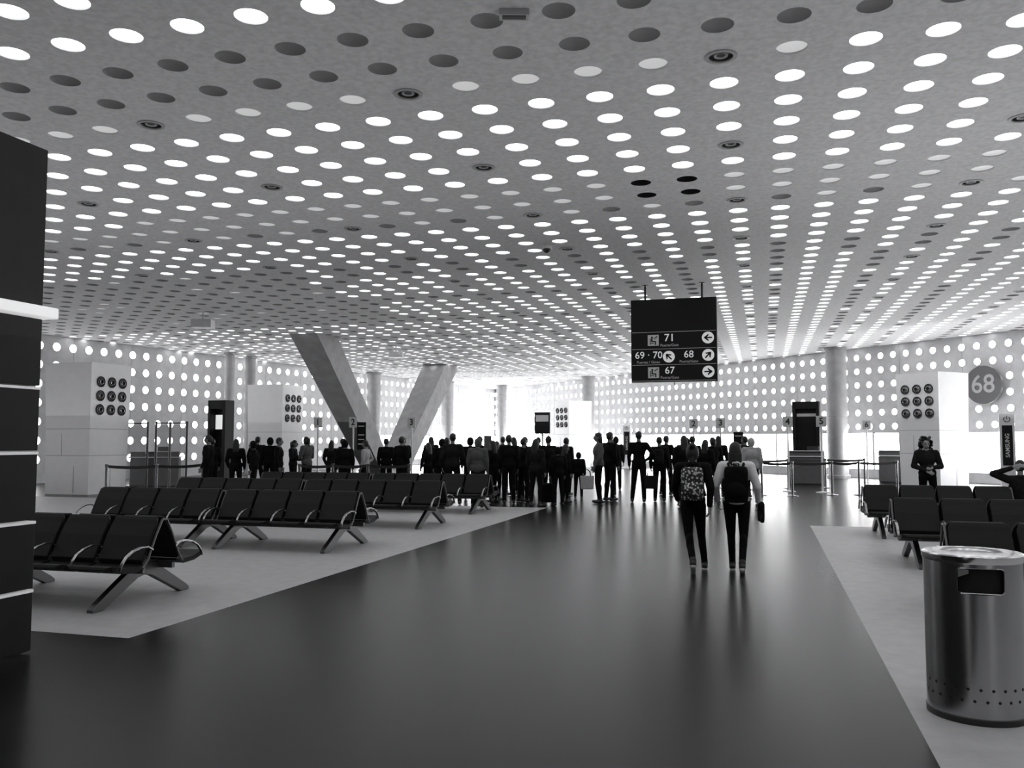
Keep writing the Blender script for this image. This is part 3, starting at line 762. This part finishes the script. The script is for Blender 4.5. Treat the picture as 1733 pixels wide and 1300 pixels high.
# crowd templates
tm={
 'man':person('t0',{},'short',bulk=1.08),
 'woman':person('t1',dict(elL=(-.25,.0,1.12),wrL=(-.20,.12,.92)),'long',fem=True,bulk=1.08),
 'hip':person('t2',dict(elR=(.36,-.06,1.16),wrR=(.19,.02,1.03),nR=(-1,0,0),kneeL=(-.13,.05,.49),ankL=(-.17,.0,.085)),'short'),
 'phone':person('t3',dict(H=(0,.05,1.60),elR=(.24,.03,1.13),wrR=(.10,.25,1.22),elL=(-.25,.02,1.12),wrL=(-.10,.22,1.10),nL=(0,-1,0),nR=(0,-1,0)),'tail',fem=True,bulk=1.06),
 'wide':person('t4',dict(kneeL=(-.15,.03,.49),ankL=(-.19,0,.085),kneeR=(.14,.02,.49),ankR=(.18,-.04,.085),elL=(-.27,-.05,1.13),wrL=(-.27,.06,.90),elR=(.26,.03,1.13),wrR=(.22,.18,.99)),'short',bulk=1.15),
 'hood':person('t5',dict(H=(0,.05,1.60)),'hood',bulk=1.15),
}
J={'k':C_black,'d':C_dark,'m':C_mid,'l':C_light,'w':C_white}
people=[(-7.9,22.6,1.74,'wide','k',1.8),(-7.5,23.6,1.64,'woman','k',.5),(-6.95,23.4,1.60,'hood','k',2.0),(-6.55,24.4,1.68,'man','k',-1.2),
(-6.45,25.6,1.62,'phone','d',-1.4),(-5.95,25.2,1.72,'phone','m',1.3),(-5.7,27.4,1.60,'woman','d',.3),(-5.1,26.2,1.66,'man','k',-.6),
(-4.15,24.6,1.60,'hip','l',1.6),(-3.75,25.9,1.66,'man','k',.2),(-3.05,24.0,1.71,'man','k',-.3),(-2.4,24.9,1.54,'woman','k',1.1),
(-1.5,22.0,1.78,'wide','d',.2),(-.83,21.1,1.67,'hood','m',.1),(-.42,23.4,1.58,'woman','k',-.5),(-.08,22.2,1.74,'man','k',.4),
(.36,24.1,1.70,'hip','d',2.6),(.58,21.2,1.64,'woman','d',-.2),(.98,23.3,1.72,'man','k',.8),(1.38,22.4,1.50,'woman','k',-.9),
(1.85,24.2,1.28,'hood','k',0),(2.22,22.3,1.80,'woman','m',1.9),(2.62,23.3,1.82,'man','k',-.7),(3.33,22.8,1.84,'hip','k',.1),
(3.92,23.1,1.70,'man','d',.0),(4.2,21.2,1.72,'woman','k',.3),(5.05,24.3,1.72,'man','k',-.3),(5.45,23.5,1.70,'phone','k',.5),
(5.9,24.8,1.73,'woman','k',-.1),(6.15,22.3,1.68,'hood','l',.2),(-8.7,25.2,1.66,'man','k',.9),(-2.0,26.8,1.70,'phone','d',.7),(-.95,25.6,1.72,'man','k',2.2),(.8,26.4,1.70,'wide','k',0),
(-7.2,25.8,1.70,'hood','k',.2),(-3.4,27.2,1.7,'wide','k',1.0),(-1.9,23.6,1.66,'hood','k',.4),(.05,25.6,1.70,'woman','k',1.0),(1.6,25.6,1.68,'man','k',-.4),(2.9,25.6,1.70,'woman','k',.3),
(4.55,22.6,1.68,'hood','k',.2),(4.6,25.9,1.74,'wide','k',-.5),(6.6,24.6,1.72,'man','d',.9),(-8.0,27.3,1.72,'wide','k',.5),(-2.7,29.0,1.72,'woman','k',.5),(-.3,28.5,1.72,'man','d',.5),(3.4,28.4,1.74,'hood','d',.1),(5.6,28.2,1.72,'man','k',.1),
(-.5,22.6,1.60,'woman','k',1.2),(.30,22.9,1.66,'wide','k',-.6),(-1.15,23.9,1.70,'hood','k',.2),(1.15,21.6,1.45,'hood','k',.6),(-4.6,23.9,1.62,'hood','k',.5),(4.9,22.0,1.62,'woman','k',-.3)]
desc={'wide':'person standing with feet apart, short hair','woman':'person with long hair standing in the queue','hood':'person in a hooded jacket standing in the queue',
'man':'short-haired person standing in the queue','phone':'person with ponytail standing, looking at hands','hip':'short-haired person standing with one hand on hip'}
cn={'k':'black','d':'dark','m':'gray','l':'light','w':'white'}
for X,Y,h,t,c,rz in people:
    x,y=cam_plan(X,Y); o=copy_tree(tm[t],(x,y,0),rz,h/1.72); o['label']=desc[t]+', '+cn[c]+' top'; o['category']='person'; o['group']='people queuing for the gates'
    for ch in o.children:
        if ch.name.startswith('jacket') or (t=='hood' and ch.name.startswith('hair')):
            ch.material_slots[0].link='OBJECT'; ch.material_slots[0].material=J[c]
for k,o in tm.items():
    for c in list(o.children): bpy.data.objects.remove(c)
    bpy.data.objects.remove(o)
x,y=cam_plan(3.92,23.1); bag_backpack((x,y,0),0,.98,C_dark,'dark backpack worn by a person in the queue')
def handbag(X,Y,z,m,lbl):
    x,y=cam_plan(X,Y); root=empty('shopping_bag',(x,y,z)); top(root,lbl,'bag')
    b=MB(); b.hexa([(-.15,-.07,0),(.15,-.07,0),(.15,.07,0),(-.15,.07,0),(-.18,-.04,.34),(.18,-.04,.34),(.18,.04,.34),(-.18,.04,.34)]); link('bag_body',b.mesh('bag_body',[m]),parent=root,bev=.02)
    for sy in(-.035,.035):
        b=MB(); b.tube([(-.09,sy,.33),(-.07,sy,.45),(0,sy,.50),(.07,sy,.45),(.09,sy,.33)],.008,6); link('handle',b.mesh('handle',[C_black],smooth=60),parent=root)
handbag(3.60,22.6,.36,C_dark,'dark carrier bag held at a person\'s side'); handbag(1.90,22.0,.38,C_light,'light plastic bag held at a person\'s side')
def suitcase(X,Y,rz,m):
    x,y=cam_plan(X,Y); root=empty('suitcase',(x,y,0),rz); top(root,'dark upright wheeled suitcase with extended handle','suitcase')
    b=MB(); b.box((0,0,.30),(.34,.22,.48)); link('case_body',b.mesh('case_body',[m]),parent=root,bev=.06)
    b=MB(); b.tube([(-.1,.08,.5),(-.1,.08,.92),(.1,.08,.92),(.1,.08,.5)],.010,6); link('handle',b.mesh('handle',[M_ring],smooth=60),parent=root)
    for sx in(-1,1):
        for sy in(-1,1):
            b=MB(); b.cone((sx*.13-.015,sy*.07,.035),(sx*.13+.015,sy*.07,.035),.035,.035,12); b.box((sx*.13,sy*.07,.06),(.02,.03,.04)); link('wheel',b.mesh('wheel',[M_ring]),parent=root)
suitcase(.9,21.9,.5,C_black)

# ------------------------------------------------------------------ light
w=bpy.data.worlds.new('world'); S.world=w; w.use_nodes=True
w.node_tree.nodes['Background'].inputs['Color'].default_value=(.5,.51,.53,1); w.node_tree.nodes['Background'].inputs['Strength'].default_value=.06
def area(name,loc,rot,sx,sy,e):
    l=bpy.data.lights.new(name,'AREA'); l.shape='RECTANGLE'; l.size=sx; l.size_y=sy; l.energy=e
    o=bpy.data.objects.new(name,l); COL.objects.link(o); o.location=loc; o.rotation_euler=rot; return o
# added unseen fill panels facing up, only to brighten the ceiling
area('ceiling_fill_hall',(-9,34,2.35),(math.pi,0,0),28,30,380)
area('ceiling_fill_side',(7,21,2.35),(math.pi,0,0),14,22,260)
area('ceiling_fill_entry',(-3,9,2.4),(math.pi,0,0),24,12,190)
# added strip lamps behind the viewer, giving the steel bin its highlights
area('bin_highlight_fill',(5.5,-3,1.6),(math.radians(90),0,math.radians(25)),.8,2.6,22)
area('bin_highlight_fill',(-3.5,-4,1.6),(math.radians(90),0,math.radians(-25)),.8,2.6,14)
